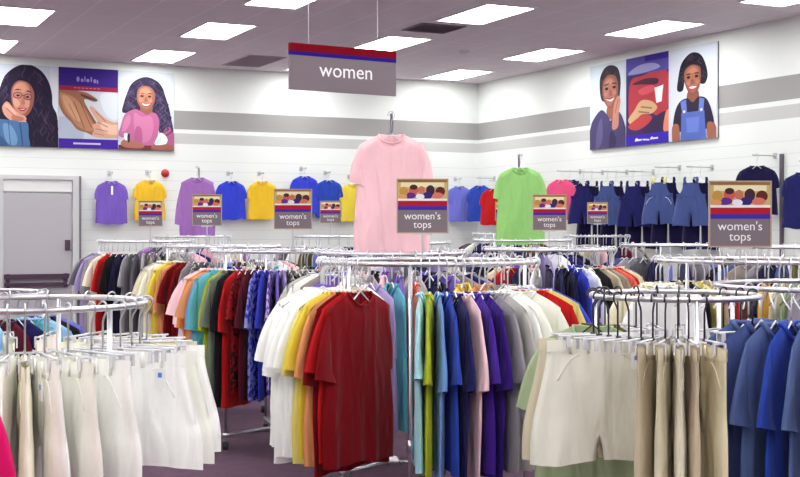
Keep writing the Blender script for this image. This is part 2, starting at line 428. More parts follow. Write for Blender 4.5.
for q in range(7): B.append((nB(rect(95+q*20,146,108+q*20,150)), (184,110,136)))
nC = lambda p: cv(p, 29, 27, 323, 450)
SK2 = (170,114,92)
hairC = nC(smooth_poly([(50,250),(58,200),(74,150),(94,102),(130,70),(178,56),(228,72),(260,106),(278,158),(296,214),(308,274),(320,350),(300,384),(262,374),(240,340),(226,290),(130,240),(90,252)]))
faceC = nC(smooth_poly([(124,168),(132,124),(168,104),(206,118),(222,160),(210,208),(180,236),(150,226),(130,198)]))
Cc = [(rect(0,0,1,1), (198,206,215)), (hairC, (52,43,68))]
Cc += curls(hairC, [(74,62,92),(90,78,110),(42,34,56),(64,52,80)], 110, 5, 0.03, 0.11, [faceC])
Cc += [(nC(smooth_poly([(150,200),(200,200),(205,250),(175,268),(145,248)])), (136,86,72)), (faceC, (146,94,78)),
 (nC(smooth_poly([(132,168),(142,126),(170,112),(196,124),(206,160),(196,202),(176,226),(154,216),(138,194)])), SK2), (nC(smooth_poly([(140,150),(150,126),(172,120),(192,130),(196,150),(168,144)])), (188,132,108)),
 (nC(ell(148,182,12,10)), (184,128,104)), (nC(ell(196,184,11,10)), (180,124,102)),
 (nC(ell(152,160,9,5)), (40,26,34)), (nC(ell(192,161,9,5)), (40,26,34)), (nC(smooth_poly([(140,148),(152,142),(166,147),(152,146)])), (54,36,42)), (nC(smooth_poly([(180,147),(194,142),(206,149),(194,147)])), (54,36,42)),
 (nC(smooth_poly([(172,162),(182,186),(164,188)])), (146,92,76)),
 (nC(smooth_poly([(148,196),(174,203),(200,196),(180,217),(162,216)])), (130,52,62)), (nC(smooth_poly([(152,199),(174,205),(196,199),(178,212),(164,211)])), (244,232,228)),
 (nC(smooth_poly([(40,330),(58,270),(84,245),(120,232),(150,245),(178,260),(206,246),(232,258),(244,300),(236,360),(216,446),(82,446),(86,370),(60,385),(28,372)])), (174,98,138)),
 (nC(smooth_poly([(268,340),(300,322),(322,360),(330,430),(300,440),(266,400)])), (166,90,130)),
 (nC(smooth_poly([(110,258),(150,272),(200,268),(212,330),(188,400),(124,400)])), (188,114,152)), (nC(smooth_poly([(60,290),(84,262),(92,300),(66,350),(46,350)])), (190,118,154)), (nC(smooth_poly([(120,330),(150,340),(150,430),(110,430)])), (166,90,130))]
Cc += curls(nC(smooth_poly([(228,240),(250,180),(290,200),(318,340),(296,380),(262,370)])), [(74,62,92),(52,43,68),(88,76,106)], 14, 8, 0.035, 0.13)
Cc += [(nC(rect(29,425,323,450)), (104,54,56)),
 (nC(smooth_poly([(60,395),(100,400),(160,420),(150,440),(70,440),(40,420)])), (160,104,88)), (nC(smooth_poly([(210,420),(270,412),(320,425),(320,445),(210,445)])), (150,94,84)),
 (nC(smooth_poly([(58,365),(76,366),(78,398),(60,396)])), (214,220,224)), (nC(smooth_poly([(76,372),(88,366),(86,410),(76,404)])), (40,44,54)), (nC(smooth_poly([(220,418),(236,372),(256,354),(286,384),(276,414)])), (226,230,230)), (nC(smooth_poly([(226,414),(244,380),(256,384),(246,414)])), (200,206,212))]
D = [(rect(0,0,1,1), (196,206,214)),
 (smooth_poly([(0.30,0.62),(0.28,0.82),(0.40,0.94),(0.58,0.97),(0.78,0.92),(0.86,0.78),(0.84,0.62),(0.80,0.50),(0.60,0.55),(0.40,0.55)]), (52,42,54)),
 (smooth_poly([(0.52,0.50),(0.72,0.50),(0.74,0.40),(0.60,0.33),(0.48,0.40)]), (146,92,78)),
 (smooth_poly([(0.36,0.70),(0.42,0.82),(0.58,0.86),(0.74,0.82),(0.80,0.70),(0.77,0.58),(0.66,0.48),(0.52,0.48),(0.40,0.57)]), (134,84,74)),
 (smooth_poly([(0.39,0.70),(0.44,0.80),(0.56,0.83),(0.68,0.79),(0.73,0.69),(0.70,0.58),(0.62,0.50),(0.52,0.50),(0.43,0.58)]), (158,102,88)), (smooth_poly([(0.44,0.76),(0.56,0.81),(0.66,0.77),(0.56,0.74)]), (176,120,104)), (ell(0.46,0.64,0.05,0.025), (172,114,98)), (ell(0.70,0.64,0.05,0.025), (172,114,98)),
 (ell(0.48,0.70,0.045,0.016), (42,28,34)), (ell(0.69,0.705,0.045,0.016), (42,28,34)), (stroke(0.41,0.745,0.55,0.755,0.014), (48,32,38)), (stroke(0.63,0.757,0.76,0.745,0.014), (48,32,38)),
 (smooth_poly([(0.58,0.70),(0.64,0.62),(0.55,0.615)]), (140,86,74)),
 (smooth_poly([(0.46,0.58),(0.58,0.565),(0.70,0.585),(0.60,0.545)]), (240,224,218)), (stroke(0.46,0.583,0.70,0.586,0.008), (126,44,54)),
 (smooth_poly([(-0.05,-0.05),(0.02,0.26),(0.14,0.38),(0.34,0.46),(0.52,0.38),(0.60,0.32),(0.76,0.42),(0.92,0.34),(1.05,0.10),(1.05,-0.05)]), (72,64,104)),
 (smooth_poly([(0.18,0.0),(0.22,0.25),(0.34,0.36),(0.36,0.1)]), (92,84,126)), (smooth_poly([(0.55,0.0),(0.60,0.2),(0.75,0.1),(0.7,0.0)]), (54,48,82)),
 (smooth_poly([(0.64,0.22),(0.66,0.40),(0.70,0.52),(0.80,0.60),(0.86,0.54),(0.82,0.40),(0.80,0.24)]), (186,128,110)), (stroke(0.72,0.40,0.80,0.56,0.014), (136,82,72))]
E_ = [(rect(0,0,1,1), (60,44,92)),
 (smooth_poly([(0.08,0.30),(0.10,0.72),(0.40,0.78),(0.95,0.80),(0.98,0.40),(0.80,0.30),(0.50,0.36),(0.30,0.20)]), (178,58,70)),
 (smooth_poly([(0.15,0.70),(0.45,0.74),(0.75,0.72),(0.72,0.66),(0.40,0.68)]), (70,34,60)),
 (smooth_poly([(0.30,0.62),(0.60,0.66),(0.70,0.60),(0.40,0.56)]), (208,84,96)),
 (smooth_poly([(0.05,0.30),(0.20,0.40),(0.36,0.50),(0.60,0.48),(0.74,0.40),(0.60,0.34),(0.36,0.34),(0.16,0.24)]), (206,168,128)),
 (smooth_poly([(0.05,0.22),(0.25,0.30),(0.45,0.34),(0.62,0.30),(0.50,0.22),(0.25,0.17)]), (190,70,72)),
 (stroke(0.36,0.43,0.62,0.40,0.02), (158,112,84)), (stroke(0.30,0.38,0.56,0.35,0.02), (158,112,84)),
 (smooth_poly([(0.40,0.14),(0.70,0.30),(0.98,0.34),(1.0,0.14)]), (56,36,74)),
 ([(0.68,0.62),(0.88,0.64),(0.84,0.46),(0.72,0.45)], (236,236,238)),
 (smooth_poly([(0.88,0.14),(0.94,0.34),(1.05,0.34),(1.05,0.14)]), (214,130,96)),
 (rect(0,0.80,1,1.0), (84,76,158)), (smooth_poly([(0.05,0.82),(0.30,0.90),(0.65,0.90),(0.80,0.84),(0.40,0.81)]), (150,150,196)), (rect(0.45,0.93,1.0,1.0), (60,40,140)),
 (rect(0,0,1,0.125), (58,36,168)),
 (stroke(0.22,0.055,0.38,0.06,0.018), (224,218,242)), (stroke(0.40,0.06,0.56,0.05,0.016), (224,218,242)), (stroke(0.58,0.06,0.76,0.062,0.018), (224,218,242)), (ell(0.26,0.068,0.03,0.014,10), (224,218,242)), (ell(0.62,0.07,0.03,0.012,10), (224,218,242))]
SK3 = (152,96,76)
Fp = [(rect(0,0,1,1), (204,210,222)),
 (smooth_poly([(0.18,0.55),(0.20,0.68),(0.26,0.82),(0.38,0.90),(0.52,0.93),(0.68,0.89),(0.78,0.78),(0.82,0.66),(0.76,0.58),(0.64,0.60),(0.52,0.70),(0.36,0.66),(0.30,0.54)]), (34,26,40)),
 (smooth_poly([(0.42,0.52),(0.62,0.52),(0.64,0.40),(0.52,0.36),(0.40,0.40)]), (132,80,64)),
 (smooth_poly([(0.33,0.68),(0.38,0.78),(0.52,0.81),(0.66,0.77),(0.69,0.66),(0.64,0.54),(0.52,0.47),(0.40,0.54)]), (126,78,62)),
 (smooth_poly([(0.36,0.68),(0.40,0.76),(0.52,0.79),(0.63,0.75),(0.65,0.66),(0.61,0.55),(0.52,0.50),(0.43,0.55)]), SK3), (smooth_poly([(0.42,0.73),(0.52,0.77),(0.61,0.73),(0.52,0.71)]), (172,114,92)), (ell(0.43,0.61,0.05,0.024), (168,108,88)), (ell(0.62,0.61,0.045,0.024), (164,104,84)),
 (smooth_poly([(0.30,0.72),(0.40,0.83),(0.54,0.84),(0.70,0.78),(0.72,0.70),(0.66,0.77),(0.50,0.80),(0.38,0.77)]), (34,26,40)),
 (ell(0.43,0.67,0.038,0.015), (30,20,26)), (ell(0.60,0.67,0.038,0.015), (30,20,26)), (stroke(0.38,0.70,0.47,0.705,0.012), (44,26,28)), (stroke(0.56,0.705,0.65,0.70,0.012), (44,26,28)),
 (smooth_poly([(0.51,0.65),(0.56,0.60),(0.47,0.60)]), (128,76,62)),
 (smooth_poly([(0.42,0.565),(0.52,0.575),(0.62,0.565),(0.56,0.525),(0.47,0.525)]), (176,70,80)), (smooth_poly([(0.44,0.562),(0.52,0.568),(0.60,0.562),(0.52,0.545)]), (244,234,230)),
 (smooth_poly([(0.10,0.16),(0.14,0.32),(0.24,0.42),(0.40,0.45),(0.52,0.40),(0.64,0.45),(0.80,0.42),(0.90,0.30),(0.95,0.14),(0.8,0.1),(0.2,0.1)]), (44,36,56)),
 (smooth_poly([(0.10,-0.04),(0.08,0.16),(0.22,0.17),(0.24,-0.04)]), SK3), (smooth_poly([(0.84,-0.02),(0.82,0.16),(0.96,0.15),(1.02,0.06),(1.0,-0.02)]), SK3),
 ([(0.26,0.0),(0.28,0.30),(0.76,0.30),(0.80,0.0)], (82,100,172)),
 ([(0.26,0.42),(0.38,0.44),(0.40,0.29),(0.30,0.29)], (96,114,186)), ([(0.66,0.44),(0.76,0.42),(0.74,0.29),(0.64,0.29)], (96,114,186)),
 ([(0.38,0.24),(0.66,0.24),(0.64,0.08),(0.40,0.08)], (98,118,190)), (ell(0.34,0.31,0.025,0.014,10), (220,214,200)), (ell(0.70,0.31,0.025,0.014,10), (220,214,200))]

hairF = Fp[1][0]
Fp[2:2] = curls(hairF, [(56,44,62),(24,18,30),(68,54,72)], 60, 9, 0.03, 0.07)
hairD = D[1][0]
D[2:2] = curls(hairD, [(72,60,70),(40,32,42),(84,70,78)], 40, 10, 0.025, 0.08)
def poster(label, wallrot, pt, pxs, arts, zlo, zhi):
    us = [pt(p) for p in pxs]
    mid = (us[0]+us[-1])/2
    loc = UV(mid, 0.035, (zlo+zhi)/2) if wallrot == th_b else UV(0.035, mid, (zlo+zhi)/2)
    t = empty('wall_poster', loc, wallrot); tag(t, label, 'poster')
    sgn = -1 if wallrot == th_b else 1
    tw = abs(us[-1]-us[0])
    a = MB(); a.box((0, 0.0265, 0), (tw, 0.011, zhi-zlo)); a.obj('backing_board', mat('board_edge', (96,96,108), rough=0.5), t)
    for k, (nm, art, lb) in enumerate(arts):
        c = sgn*((us[k]+us[k+1])/2 - mid)
        art_panel(nm, art, abs(us[k+1]-us[k]), zhi-zlo, t, c, lb)
poster('three panel wall poster with a girl in glasses and joined hands', th_b, on_back, [-2.5, 58, 117.5, 173.5],
       [('picture_panel', A, 'girl in glasses with long dark hair resting her chin on her hand'), ('picture_panel', B, 'joined hands under a purple band'), ('picture_panel', Cc, 'smiling girl in a pink sweater with long curly hair')], 2.70, 3.88)
poster('three panel wall poster with a small child in blue overalls', th_r, on_side, [592, 628, 671, 719],
       [('picture_panel', D, 'person in a dark blue sweater with a hand on the cheek'), ('picture_panel', E_, 'red picture of a hand with a white cup above a blue band'), ('picture_panel', Fp, 'child in blue overalls on a pale background')], 2.67, 3.89)

# ------------------------------------------------------------------ door, alarm
dgrey = mat('door_grey', (176,172,178), rough=0.5); dlight = mat('door_light', (222,222,222), rough=0.5); djamb = mat('door_jamb', (196,196,198), rough=0.45); ddark = mat('door_hardware', (70,44,66), rough=0.4)
uc = (on_back(-6)+on_back(80))/2; dw = abs(on_back(-6)-on_back(80))
dr = empty('door_1', UV(uc, 0.0, 0), th_b); tag(dr, kind='structure')
DT = 2.29
a = MB()
a.box((-dw/2+0.06,-0.035,DT/2), (0.12,0.07,DT)); a.box((dw/2-0.06,-0.035,DT/2), (0.12,0.07,DT)); a.box((0,-0.035,DT-0.03), (dw-0.24,0.07,0.06)); a.obj('door_frame', djamb, dr)
a = MB(); a.box((dw/2-0.012,-0.038,DT/2), (0.03,0.078,DT)); a.obj('frame_edge', mat('door_edge', (120,114,122), rough=0.5), dr)
a = MB(); a.box((0,-0.02,1.02), (dw-0.25,0.04,2.02)); lf = a.obj('door_leaf', dgrey, dr)
a = MB(); a.box((0,-0.022,2.14), (dw-0.25,0.042,0.17)); a.obj('transom_panel', dlight, dr)
a = MB(); a.box((-0.02,-0.085,0.83), (dw-0.30,0.05,0.07)); a.box((-0.02,-0.085,0.715), (dw-0.30,0.05,0.05)); a.box((-0.02-dw/2+0.20,-0.06,0.77), (0.05,0.06,0.2)); a.box((-0.02+dw/2-0.20,-0.06,0.77), (0.05,0.06,0.2)); a.obj('push_bar', ddark, lf)
a = MB(); a.box((dw/2-0.19,-0.055,1.28), (0.07,0.03,0.15)); a.obj('lock_plate', ddark, lf)
a = MB(); a.lathe([(0.062,0),(0.062,0.02),(0.05,0.035),(0.02,0.045)], 24)
for i, v in enumerate(a.v): a.v[i] = (v[0], -v[2], v[1])
tag(a.obj('fire_alarm', mat('alarm_red', (176,28,40), rough=0.35), None, UV(on_back(165), 0.002, EYE + 58*18.4/F), th_b, True), 'round red fire alarm on the white back wall', 'alarm')

# ------------------------------------------------------------------ garments (shared meshes)
def sstep(x): x = max(0, min(1, x)); return x*x*(3-2*x)
def folds(seed, amp):
    q = random.Random(seed); ks = [(q.uniform(0.8,1.6), q.uniform(0,6), 0.9), (q.uniform(2.6,3.8), q.uniform(0,6), 0.75), (q.uniform(5.0,6.6), q.uniform(0,6), 0.4)]
    lean = q.uniform(-1.5, 1.5)
    def fn(u, v):
        w = 0
        for k, p, a in ks:
            t = math.sin(k*u*PI + p + lean*v*(0.5+0.2*k)); w += a*(abs(t)**0.75)*(1 if t > 0 else -1)
        return amp*(0.12*min(1, v*6) + 0.88*v**1.15)*w
    return fn
def tee_meshes(seed, hi=True, Wt=0.205, Wh=0.235, L=0.72, T=0.017, amp=0.007, sleeve=(0.10, 0.29, 0.135), polo=False, key='tee', inner=True):
    """origin at the rail; x across, z down, -y front. returns list of (part name, mesh)"""
    fo = folds(seed, amp); nk = 0.078; zt0 = -0.115
    nu, nv = (30, 26) if hi else (14, 12)
    def halfw(v): return Wt + (Wh-Wt)*sstep(v*1.3) + 0.004*math.sin(9*v+seed)
    def top(x, front):
        z = zt0 - 0.42*max(0, abs(x)-0.055) - 0.012*(abs(x)/Wt)**4
        if abs(x) < nk: z -= (0.07 if front else 0.018)*math.sqrt(1-(x/nk)**2) 
        return z
    def pt(a, v, front):
        u = 2*a-1; x0 = u*Wt; zt = top(x0, front)
        zb = zt0 - L + 0.007*math.sin(3*u+seed) - 0.006*math.cos(7*u+seed*2)
        x = u*halfw(v); z = zt + (zb-zt)*v
        d = v*L
        t = T*math.sqrt(max(0, 1-u*u))
        k = sstep(d/0.045)
        if abs(x0) < nk: k = max(k, 0.85*max(0.0, 1-(x0/nk)**2)**0.2)
        y = t*k*(0.9+0.25*math.sin(5*v+u*4+seed)) 
        return (x, (-y if front else y) + fo(u, v), z)
    mb = MB(); mb.sheet(lambda a, v: pt(a, v**1.5, True), nu, nv); mb.sheet(lambda a, v: pt(a, v**1.5, False), nu, nv, flip=True)
    parts = []
    body = mb.mesh(key, [], True, 0.0006)
    dx, dz, cuff = sleeve
    sm = {}
    for sgn in (-1, 1):
        s = MB(); ns, nq = (12, 10) if hi else (6, 6)
        inn = inner and sgn < 0
        dxx = 0.035 if inn else dx; th = 0.006 if inn else 0.016; th0 = 0.002 if inn else 0.004
        def spt(a, q, front, sgn=sgn, dx=dxx, th=th, th0=th0):
            # a: along the sleeve, q: across from the outer edge to the underarm
            ra = Vector((Wt-0.006, zt0-0.42*(Wt-0.055)-0.008)); rb = Vector((Wt-0.005, zt0-0.30))
            ca = ra + Vector((dx, -dz)); cb = ca + Vector((-cuff, -0.028))
            bulge = Vector((0.016, 0.010))*math.sin(PI*a)*(1-q)*(0.4 if th < 0.01 else 1)
            o = ra.lerp(ca, a) + bulge; i = rb.lerp(cb, a)
            p = o.lerp(i, q)
            t = (th0 + th*math.sin(PI*q)**0.7)*(0.4+0.6*a) if 0 < q < 1 else 0.0
            w = fo(sgn*1.0, 0.25)*(1-a) + 0.004*math.sin(6*a+4*q+seed)*a
            return (sgn*p.x, (-t if front else t)+w, p.y)
        s.sheet(lambda a, q: spt(a, q, True), ns, nq); s.sheet(lambda a, q: spt(a, q, False), ns, nq, flip=True)
        parts.append(('sleeve', s.mesh('sleeve', [], True, 0.0006)))
    # neckband
    n = MB(); N = 24; pts = []
    for i in range(N):
        an = 2*PI*i/N; x = nk*math.cos(an); front = math.sin(an) < 0
        sq = math.sqrt(max(0, 1-(x/nk)**2))
        z = top(x*0.999, front) + 0.002
        pts.append((x, T*math.copysign(abs(math.sin(an))**0.4, math.sin(an)), z))
    if polo:
        n.tube(pts, 0.013, 6, closed=True, flat=0.7)
        for sg in (-1, 1):
            n.add([(sg*0.004,-T-0.004,zt0-0.085),(sg*0.075,-0.006,zt0-0.002),(sg*0.085,-0.012,zt0-0.035),(sg*0.045,-T-0.008,zt0-0.105)], [(0,1,2,3)])
            n.add([(sg*0.004,-T-0.001,zt0-0.085),(sg*0.075,-0.003,zt0-0.002),(sg*0.085,-0.008,zt0-0.035),(sg*0.045,-T-0.004,zt0-0.105)], [(3,2,1,0)])
        parts.append(('collar', n.mesh('collar', [], True)))
        p = MB(); p.box((0,-T-0.004,zt0-0.145), (0.03,0.004,0.13)); parts.append(('placket', p.mesh('placket', [], False)))
    else:
        n.tube(pts, 0.0055, 6, closed=True); parts.append(('neckband', n.mesh('neckband', [], True)))
    return body, parts
def bottoms_meshes(seed, hi=True, Wt=0.19, Wh=0.235, L=0.45, crotch=0.27, T=0.017, amp=0.006, key='shorts', legw=None):
    fo = folds(seed+50, amp); nu, nv = (12, 22) if hi else (6, 10); z0 = -0.16
    gap = 0.004
    def pt(a, v, front, side):
        z = z0 - v*L; d = v*L
        xo = Wt + (Wh-Wt)*sstep(v*1.15)
        xi = 0.0 if d < crotch else (gap + 0.012*(d-crotch)/max(0.01,(L-crotch)))*sstep((d-crotch)/0.05+0.2)
        x = xi + (xo-xi)*a
        c = sstep((d-crotch+0.10)/0.10)            # 0 above: one hip tube, 1 below: own leg tube
        hip = math.sqrt(max(0, 1-a*a)); leg = math.sqrt(max(0, 1-(2*a-1)**2))
        t = T*(hip*(1-c) + 1.05*leg*c)*(0.75+0.35*sstep(v*3))
        return (side*x, (-t if front else t) + fo(side*a, v), z - 0.006*math.cos(5*a+seed)*v)
    mb = MB()
    for side in (-1, 1):
        mb.sheet(lambda a, v: pt(a, v, True, side), nu, nv); mb.sheet(lambda a, v: pt(a, v, False, side), nu, nv, flip=True)
    body = mb.mesh(key, [], True, 0.0006)
    w = MB()
    def wb(a, v, front):
        u = 2*a-1; t = (T*0.75*math.sqrt(max(0,1-u*u))+0.0025)
        return (u*(Wt+0.003), (-t if front else t)+fo(u,0.02), z0+0.004-v*0.042)
    w.sheet(lambda a, v: wb(a, v, True), 16, 2); w.sheet(lambda a, v: wb(a, v, False), 16, 2, flip=True)
    for x in (-0.12,-0.05,0.05,0.12):
        t = T*0.75*math.sqrt(1-(x/Wt)**2)+0.006; w.box((x,-t,z0-0.02), (0.010,0.004,0.052))
    parts = [('waistband', w.mesh('waistband', [], True))]
    pk = MB()
    for s in (-1,1):
        pts = []
        for i in range(6):
            q = i/5; x = 0.085 + 0.085*q; v = (0.05+0.09*q*q)/L; a = x/(Wt+(Wh-Wt)*sstep(v*1.15))
            p = pt(a, v, True, s); pts.append((p[0], p[1]-0.002, p[2]))
        pk = MB(); pk.tube(pts, 0.0022, 5); parts.append(('pocket_edge', pk.mesh('pocket_edge', [], True)))
    pass
    return body, parts
def tag_mesh():
    m = MB(); m.box((0,0,0), (0.042,0.002,0.062), 0); m.box((0,-0.0015,0.010), (0.014,0.002,0.016), 1)
    m.tube([(0,0,0.03),(0.004,0,0.06)], 0.001, 4, 0)
    return m.mesh('price_tag', [white_paper, blue_ink], False)
TAG_ME = tag_mesh()
def shortall_meshes(seed, hi=False, L=0.40):
    body, parts = bottoms_meshes(seed, hi, Wt=0.18, Wh=0.235, L=L, crotch=0.24, T=0.022, amp=0.005, key='shortalls')
    for v in body.vertices: v.co.z -= 0.185
    for nm, me in parts:
        for v in me.vertices: v.co.z -= 0.185
    bib = MB(); bib.sheet(lambda a, v: ((2*a-1)*(0.10+0.05*v**3), -0.016-0.004*math.sin(PI*a), -0.20-0.15*v), 8, 6); bib.sheet(lambda a, v: ((2*a-1)*(0.10+0.05*v**3), 0.016, -0.20-0.15*v), 8, 6, flip=True)
    parts.append(('bib', bib.mesh('bib', [], True)))
    for s in (-1,1):
        st = MB(); st.tube([(s*0.075,-0.02,-0.22),(s*0.08,-0.014,-0.16),(s*0.075,0.0,-0.128),(s*0.08,0.014,-0.16),(s*0.06,0.018,-0.25)], 0.016, 6, flat=0.35)
        parts.append(('strap', st.mesh('strap', [], True)))
    return body, parts

KIND = {}
def mirror(me):
    m2 = me.copy()
    m2.transform(Matrix.Scale(-1, 4, (1,0,0))); m2.flip_normals(); return m2
def add_kind(k, variants):
    KIND[k] = variants
    if k in ('tee_hi','tee','long_tee','polo'): KIND[k + '_m'] = [(mirror(b), [(n, mirror(m)) for n, m in ps]) for b, ps in variants]
add_kind('tee_hi', [tee_meshes(s, True, L=l, amp=0.0085, T=0.018, sleeve=sl) for s, l, sl in ((1,0.75,(0.10,0.29,0.135)),(2,0.72,(0.11,0.26,0.14)),(3,0.78,(0.085,0.32,0.13)),(4,0.74,(0.11,0.265,0.145)))])
add_kind('tee', [tee_meshes(s, False) for s in (5,6,7)])
add_kind('long_tee', [tee_meshes(s, False, L=l, amp=0.006, sleeve=sl) for s, l, sl in ((8,0.86,(0.10,0.30,0.13)),(9,0.80,(0.12,0.25,0.14)),(10,0.91,(0.08,0.33,0.12)))])
add_kind('wide_tee', [tee_meshes(12, True, Wt=0.20, Wh=0.235, L=0.76, T=0.03, amp=0.008, sleeve=(0.07, 0.24, 0.12), inner=False)])
add_kind('long_sleeve', [tee_meshes(13, True, Wt=0.20, Wh=0.22, L=0.74, T=0.03, amp=0.008, sleeve=(0.09, 0.52, 0.11), inner=False)])
add_kind('polo', [tee_meshes(s, True, polo=True, L=0.74, key='polo') for s in (14,15,16)])
add_kind('wall_polo', [tee_meshes(17, False, polo=True, L=0.64, T=0.03, key='polo', sleeve=(0.05,0.2,0.12), inner=False)])
add_kind('wall_tee', [tee_meshes(s, False, L=0.60, T=0.035, sleeve=(0.06,0.2,0.12), inner=False) for s in (18,19)])
add_kind('shorts', [bottoms_meshes(s, True, Wt=0.205, Wh=0.268, L=0.445, crotch=0.355, amp=0.007) for s in (1,2,3)])
add_kind('white_shorts', [bottoms_meshes(s, True, Wt=0.20, Wh=0.262, L=0.375, crotch=0.27, amp=0.008) for s in (1,2,3)])
add_kind('pants', [bottoms_meshes(s, True, Wt=0.19, Wh=0.21, L=0.86, crotch=0.30, key='pants') for s in (4,5)])
add_kind('shortalls', [shortall_meshes(s) for s in (6,7)])
add_kind('long_overalls', [shortall_meshes(8, L=0.70)])
NAME = {'tee_hi':'t_shirt','tee':'t_shirt','long_tee':'long_shirt','wide_tee':'t_shirt','long_sleeve':'long_sleeve_shirt','polo':'polo_shirt','wall_polo':'polo_shirt','wall_tee':'t_shirt','shorts':'shorts','white_shorts':'shorts','pants':'trousers','shortalls':'overalls','long_overalls':'overalls'}
WORD = {'t_shirt':'T-shirt','long_shirt':'long shirt','long_sleeve_shirt':'long-sleeved shirt','polo_shirt':'polo shirt','shorts':'shorts','trousers':'trousers','overalls':'overalls'}
CAT = {'t_shirt':'shirt','long_shirt':'shirt','long_sleeve_shirt':'shirt','polo_shirt':'shirt','shorts':'shorts','trousers':'trousers','overalls':'overalls'}
collar_mats = {'white buttons': white_paper}
def garment(kind, color, loc, rz, label, group, var=None, parts=True, price=False, part_mats=None, mir=False):
    vs = KIND[kind + '_m' if mir and kind + '_m' in KIND else kind]; body, ps = vs[(var if var is not None else rnd.randrange(len(vs))) % len(vs)]
    nm = NAME[kind]; m = fmat(color)
    o = link(nm, body, None, loc, rz); omat(o, m); tag(o, label, CAT[nm], group)
    for pn, me in (ps if parts else [p for p in ps if p[0] in ('sleeve','collar')]):
        c = link(pn, me, o); omat(c, (part_mats or {}).get(pn, m))
        if part_mats and pn in part_mats: c['label'] = 'pale ' + pn.replace('_',' ')
    if price:
        c = link('price_tag', TAG_ME, o, (0.13, -0.042, -0.235)); c['label'] = 'white price tag with blue mark'
    return o
# hangers
def hook_pts(): return [(0.022*math.cos(t), 0, 0.022*math.sin(t)) for t in [R(200-i*22) for i in range(0, 11)]]
def hanger_mesh(kind):
    # the hook lies in the x-z plane turned to wrap the rail (rail runs along local y)
    mb = MB(); hp = hook_pts()
    mb.tube(hp + [(0.006,0,-0.03),(0,0,-0.045),(0,0,-0.10 if kind == 'top' else -0.14)], 0.0035, 6)
    if kind == 'top':
        mb.tube([(-0.150,0,-0.208),(-0.07,0,-0.174),(0,0,-0.118),(0.07,0,-0.174),(0.150,0,-0.208)], 0.004, 6)
    else:
        mb.tube([(-0.012,0,-0.140),(0.012,0,-0.140)], 0.006, 6)
    return mb.mesh('hanger', [], True)
HANG = {'top': hanger_mesh('top'), 'clip': hanger_mesh('clip')}
cl = MB(); BARM = MB(); BARM.tube([(-0.16,0,-0.140),(0.16,0,-0.140)], 0.004, 6); BARM = BARM.mesh('bar', [plastic], True)
cl.box((0,-0.019,-0.163), (0.016,0.006,0.036)); cl.box((0,0.019,-0.163), (0.016,0.006,0.036)); cl.box((0,0,-0.143), (0.016,0.042,0.006))
CLIP = cl.mesh('clip', [], False)
def hanger(kind, loc, rz, where, m=None):
    # the hook turns on the rail axis; the tube sits in the plane across the rail
    o = link('clothes_hanger' if kind == 'top' else 'clip_hanger', HANG[kind], None, loc, rz); omat(o, m or plastic)
    tag(o, ('clear plastic hanger' if kind == 'top' else 'clip hanger') + ' hooked over the rail of the ' + where, 'hanger', 'hangers on the ' + where)
    if kind == 'clip':
        link('bar', BARM, o)
        for s in (-1,1):
            c = link('clip', CLIP, o, (s*0.13,0,0)); omat(c, plastic)
    return o

# ------------------------------------------------------------------ round racks
def round_rack(cx, cy, r, z, label, b0=260.0, zs=None):
    t = empty('round_clothes_rack', (cx, cy, 0)); tag(t, label, 'clothes rack', 'round chrome clothes racks')
    mb = MB(); n = 56
    mb.tube([(r*math.cos(2*PI*i/n), r*math.sin(2*PI*i/n), z) for i in range(n)], 0.0105, 8, closed=True); mb.obj('rail', chrome, t, smooth=True)
    for k in range(3):
        a = R(b0+120*k)
        mb = MB(); mb.tube([(r*math.cos(a), r*math.sin(a), 0.10), (r*math.cos(a), r*math.sin(a), z)], 0.009, 8)
        mb.tube([(r*math.cos(a), r*math.sin(a), 0.55), (r*math.cos(a), r*math.sin(a), 0.60)], 0.016, 8); mb.obj('upright', chrome, t, smooth=True)
    mb = MB(); mb.lathe([(0.05,0.085),(0.05,0.115),(0.03,0.13)], 16); mb.obj('hub', chrome, t, smooth=True)
    for k in range(3):
        a = R(b0+120*k); d = Vector((math.cos(a), math.sin(a), 0))
        mb = MB(); mb.tube([d*0.04 + Vector((0,0,0.10)), d*(r+0.02) + Vector((0,0,0.10))], 0.014, 8); mb.obj('base_spoke', chrome, t, smooth=True)
        c = MB(); c.tube([d*r+Vector((0,0,0.095)), d*r+Vector((0,0,0.055))], 0.008, 8); c.box(d*r+Vector((0,0,0.06)), (0.034,0.012,0.03))
        co = c.obj('caster', steel, t)
        w = MB(); w.tube([d*r+Vector((-0.016,0,0.029)), d*r+Vector((0.016,0,0.029))], 0.029, 16); w.obj('wheel', rubber, co, smooth=False)
    return t
CLASH = []; MASS = []
